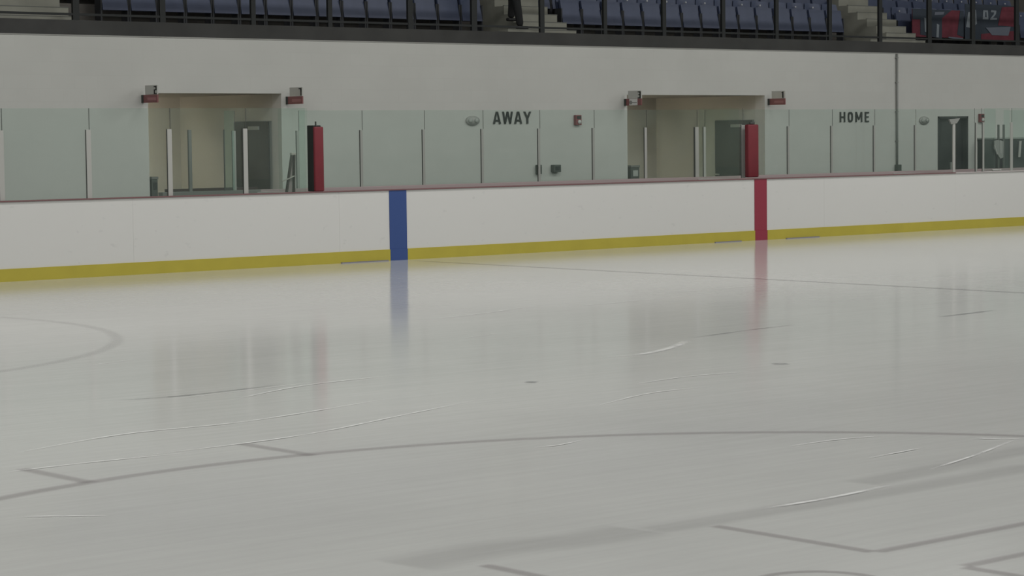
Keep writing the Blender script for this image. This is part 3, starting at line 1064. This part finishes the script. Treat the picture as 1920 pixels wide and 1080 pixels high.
# facing +x, going down; hip about 0.9 m over the feet
skin_obj('body', [((0, 0, 0.98), 0.13), ((0, 0, 1.12), 0.125), ((0.0, 0, 1.3), 0.14), ((0.0, 0, 1.42), 0.11), ((0.01, 0, 1.50), 0.055), ((0.02, 0, 1.58), 0.075), ((0.02, 0, 1.68), 0.09),
                  ((0.01, -0.18, 1.40), 0.06), ((0.0, -0.24, 1.12), 0.045), ((0.10, -0.24, 0.90), 0.035), ((0.13, -0.23, 0.82), 0.03),
                  ((0.01, 0.18, 1.40), 0.06), ((0.0, 0.24, 1.12), 0.045), ((0.10, 0.24, 0.90), 0.035), ((0.13, 0.23, 0.82), 0.03),
                  ((0.02, -0.10, 0.92), 0.085), ((0.02, 0.10, 0.92), 0.085)],
         [(0, 1), (1, 2), (2, 3), (3, 4), (4, 5), (5, 6), (3, 7), (7, 8), (8, 9), (9, 10), (3, 11), (11, 12), (12, 13), (13, 14), (0, 15), (0, 16)], 'skin', P)
skin_obj('jacket', [((0, 0, 0.94), (0.16, 0.18)), ((0, 0, 1.12), (0.155, 0.16)), ((0.0, 0, 1.32), (0.16, 0.18)), ((0.0, 0, 1.45), (0.10, 0.12)),
                    ((0.01, -0.20, 1.40), 0.08), ((0.0, -0.26, 1.12), 0.062), ((0.09, -0.26, 0.92), 0.05),
                    ((0.01, 0.20, 1.40), 0.08), ((0.0, 0.26, 1.12), 0.062), ((0.09, 0.26, 0.92), 0.05)],
         [(0, 1), (1, 2), (2, 3), (3, 4), (4, 5), (5, 6), (3, 7), (7, 8), (8, 9)], 'jacket', P)
skin_obj('trousers', [((0, 0, 0.98), (0.14, 0.16)), ((-0.06, -0.09, 0.88), 0.115), ((-0.05, -0.09, 0.62), 0.10), ((0.00, -0.09, 0.42), 0.082), ((0.06, -0.08, 0.16), 0.072), ((0.08, -0.08, 0.04), 0.072),
                      ((0.06, 0.10, 0.88), 0.115), ((0.07, 0.11, 0.66), 0.10), ((0.08, 0.13, 0.48), 0.08), ((0.09, 0.17, 0.30), 0.070), ((0.09, 0.18, 0.20), 0.070)],
         [(0, 1), (1, 2), (2, 3), (3, 4), (4, 5), (0, 6), (6, 7), (7, 8), (8, 9), (9, 10)], 'trousers', P)
for sx, sy, sz in ((0.08, -0.08, 0.0), (0.09, 0.19, 0.155)):
    o = MB().box(sx - 0.08, sx + 0.17, sy - 0.045, sy + 0.045, sz, sz + 0.055, 0.02).build('shoe', 'shoe', P, True)
skin_obj('hair', [((0.0, 0, 1.66), 0.085), ((0.0, 0, 1.74), 0.085)], [(0, 1)], 'hair', P)
face = MB().box(0.10, 0.135, -0.012, 0.012, 1.62, 1.66, 0.005).build('nose', 'skin', P)
MB().cyl((0.10, -0.035, 1.67), 0.01, 0.02, 'X', 10).cyl((0.10, 0.035, 1.67), 0.01, 0.02, 'X', 10).build('eyes', 'letter', P)


# ---------------------------------------------------------------- marks in the ice
def strip(pts, width, mname, name, closed=False, z=0.0012):
    """flat ribbon following pts, UV u along, v across"""
    bm = bmesh.new()
    uvl = bm.loops.layers.uv.new('UVMap')
    P2 = [Vector((p[0], p[1], 0)) for p in pts]
    n = len(P2)
    L = [0.0]
    for i in range(1, n):
        L.append(L[-1] + (P2[i] - P2[i - 1]).length)
    prs = []
    for i in range(n):
        if closed:
            d = P2[(i + 1) % n] - P2[i - 1]
        else:
            d = P2[min(i + 1, n - 1)] - P2[max(i - 1, 0)]
        d.normalize()
        nn = Vector((-d.y, d.x, 0)) * width / 2
        prs.append((bm.verts.new(P2[i] - nn + Vector((0, 0, z))), bm.verts.new(P2[i] + nn + Vector((0, 0, z)))))
    m = n if closed else n - 1
    for i in range(m):
        j = (i + 1) % n
        f = bm.faces.new((prs[i][0], prs[j][0], prs[j][1], prs[i][1]))
        if closed:
            u0 = u1 = 0.5
        else:
            u0, u1 = L[i] / L[-1], L[j] / L[-1]
        for lp, uv in zip(f.loops, ((u0, 0), (u1, 0), (u1, 1), (u0, 1))):
            lp[uvl].uv = uv
    bmesh.ops.recalc_face_normals(bm, faces=bm.faces[:])
    for f in bm.faces:
        if f.normal.z < 0:
            f.normal_flip()
    me = bpy.data.meshes.new(name)
    bm.to_mesh(me)
    bm.free()
    me.materials.append(MAT[mname])
    o = bpy.data.objects.new(name, me)
    COL.objects.link(o)
    o.parent = floor
    return o


def circle(cx, cy, r, n=160):
    return [(cx + r * math.cos(2 * math.pi * i / n), cy + r * math.sin(2 * math.pi * i / n)) for i in range(n)]


def smooth(pts, k=8):
    out = []
    n = len(pts)
    for i in range(n - 1):
        p0 = Vector(pts[max(i - 1, 0)])
        p1 = Vector(pts[i])
        p2 = Vector(pts[i + 1])
        p3 = Vector(pts[min(i + 2, n - 1)])
        for j in range(k):
            t = j / k
            out.append(0.5 * ((2 * p1) + (-p0 + p2) * t + (2 * p0 - 5 * p1 + 4 * p2 - p3) * t * t + (-p0 + 3 * p1 - 3 * p2 + p3) * t ** 3))
    out.append(Vector(pts[-1]))
    return [(p[0], p[1]) for p in out]


strip(circle(-21.72, -20.764, 4.57), 0.14, 'line_grey', 'face_off_circle', True)
strip(circle(-21.72, -6.30, 4.57), 0.17, 'line_faint', 'face_off_circle', True)
strip([(-7.72, -0.1), (-7.72, -5), (-7.72, -12), (-7.72, -20), (-7.72, -27)], 0.16, 'line_fine', 'blue_line_edge')
for cx in (-21.14, -22.60):
    strip([(cx, -15.55), (cx, -15.9), (cx, -16.3)], 0.12, 'line_grey', 'hash_mark', z=0.0016)
    strip([(cx, -25.3), (cx, -25.9)], 0.085, 'line_grey', 'hash_mark', z=0.0016)
for sx in (-1, 1):
    for sy in (-1, 1):
        cx, cy = -21.94 + sx * 0.70, -20.765 + sy * 0.235
        strip([(cx, cy + sy * 0.97), (cx, cy + sy * 0.4), (cx, cy)], 0.095, 'line_grey', 'face_off_bracket', z=0.0016)
        strip([(cx, cy), (cx + sx * 0.5, cy), (cx + sx * 1.2, cy)], 0.095, 'line_grey', 'face_off_bracket', z=0.002)
strip(circle(-21.94, -20.84, 0.27, 48), 0.07, 'line_grey', 'face_off_spot', True)

SCR = [([(-16.0, -13.21), (-15.64, -13.27), (-15.02, -13.02), (-14.43, -12.62)], 0.11),
       ([(-20.75, -19.40), (-20.24, -19.40), (-19.70, -19.34)], 0.05),
       ([(-18.98, -17.97), (-18.56, -17.97), (-18.24, -18.06)], 0.035),
       ([(-17.98, -18.50), (-17.80, -18.72)], 0.04),
       ([(-22.78, -15.64), (-22.27, -15.62), (-21.6, -15.68)], 0.03),
       ([(-21.94, -15.60), (-20.72, -15.52), (-19.57, -15.14), (-18.6, -14.8)], 0.035),
       ([(-22.4, -15.0), (-21.41, -14.67), (-20.47, -14.68), (-19.07, -14.32)], 0.04),
       ([(-20.05, -16.95), (-19.86, -16.97), (-19.6, -16.9)], 0.025),
       ([(-23.43, -17.05), (-23.3, -17.15), (-23.11, -17.32)], 0.03),
       ([(-17.3, -14.9), (-16.6, -14.8), (-16.0, -14.9)], 0.03),
       ([(-18.4, -15.7), (-17.6, -15.4), (-17.0, -15.4)], 0.03),
       ([(-12.6, -14.9), (-11.9, -14.8), (-11.2, -14.9)], 0.05),
       ([(-19.9, -13.6), (-19.0, -13.2), (-18.1, -13.1)], 0.04)]
rng = random.Random(3)
for k in range(16):
    x = rng.uniform(-24, -8)
    yv = rng.uniform(-19.5, -8)
    a = rng.uniform(0.0, 0.3)
    L = rng.uniform(0.5, 2.4)
    c = rng.uniform(-0.12, 0.12)
    SCR.append(([(x, yv), (x + L * 0.5 * math.cos(a), yv + L * 0.5 * math.sin(a) + c * 0.3), (x + L * math.cos(a + c), yv + L * math.sin(a + c))], rng.uniform(0.018, 0.035)))
for k, (pts, w) in enumerate(SCR):
    strip(smooth(pts), w, 'scratch', 'skate_scratch', z=0.0040 + 0.00002 * k)
for pts, w in (([(-22.91, -19.35), (-22.37, -19.31), (-21.91, -19.42), (-21.55, -19.40)], 0.45),
               ([(-21.6, -19.45), (-20.6, -19.47), (-19.79, -19.47), (-18.6, -19.45)], 0.28),
               ([(-19.8, -19.2), (-18.9, -19.1), (-18.0, -19.0)], 0.30)):
    strip(smooth(pts), w, 'smear', 'wet_smear', z=0.003)
for pts, w in (([(-11.02, -12.65), (-10.62, -12.60), (-9.9, -12.5)], 0.10), ([(-17.72, -14.25), (-17.62, -14.2)], 0.12), ([(-15.5, -14.6), (-15.38, -14.7)], 0.13),
               ([(-20.5, -13.0), (-19.9, -13.1), (-19.0, -13.0)], 0.06), ([(-14.3, -12.5), (-13.3, -12.3), (-12.5, -12.2)], 0.05)):
    strip(smooth(pts), w, 'scuff', 'scuff_mark', z=0.0032)
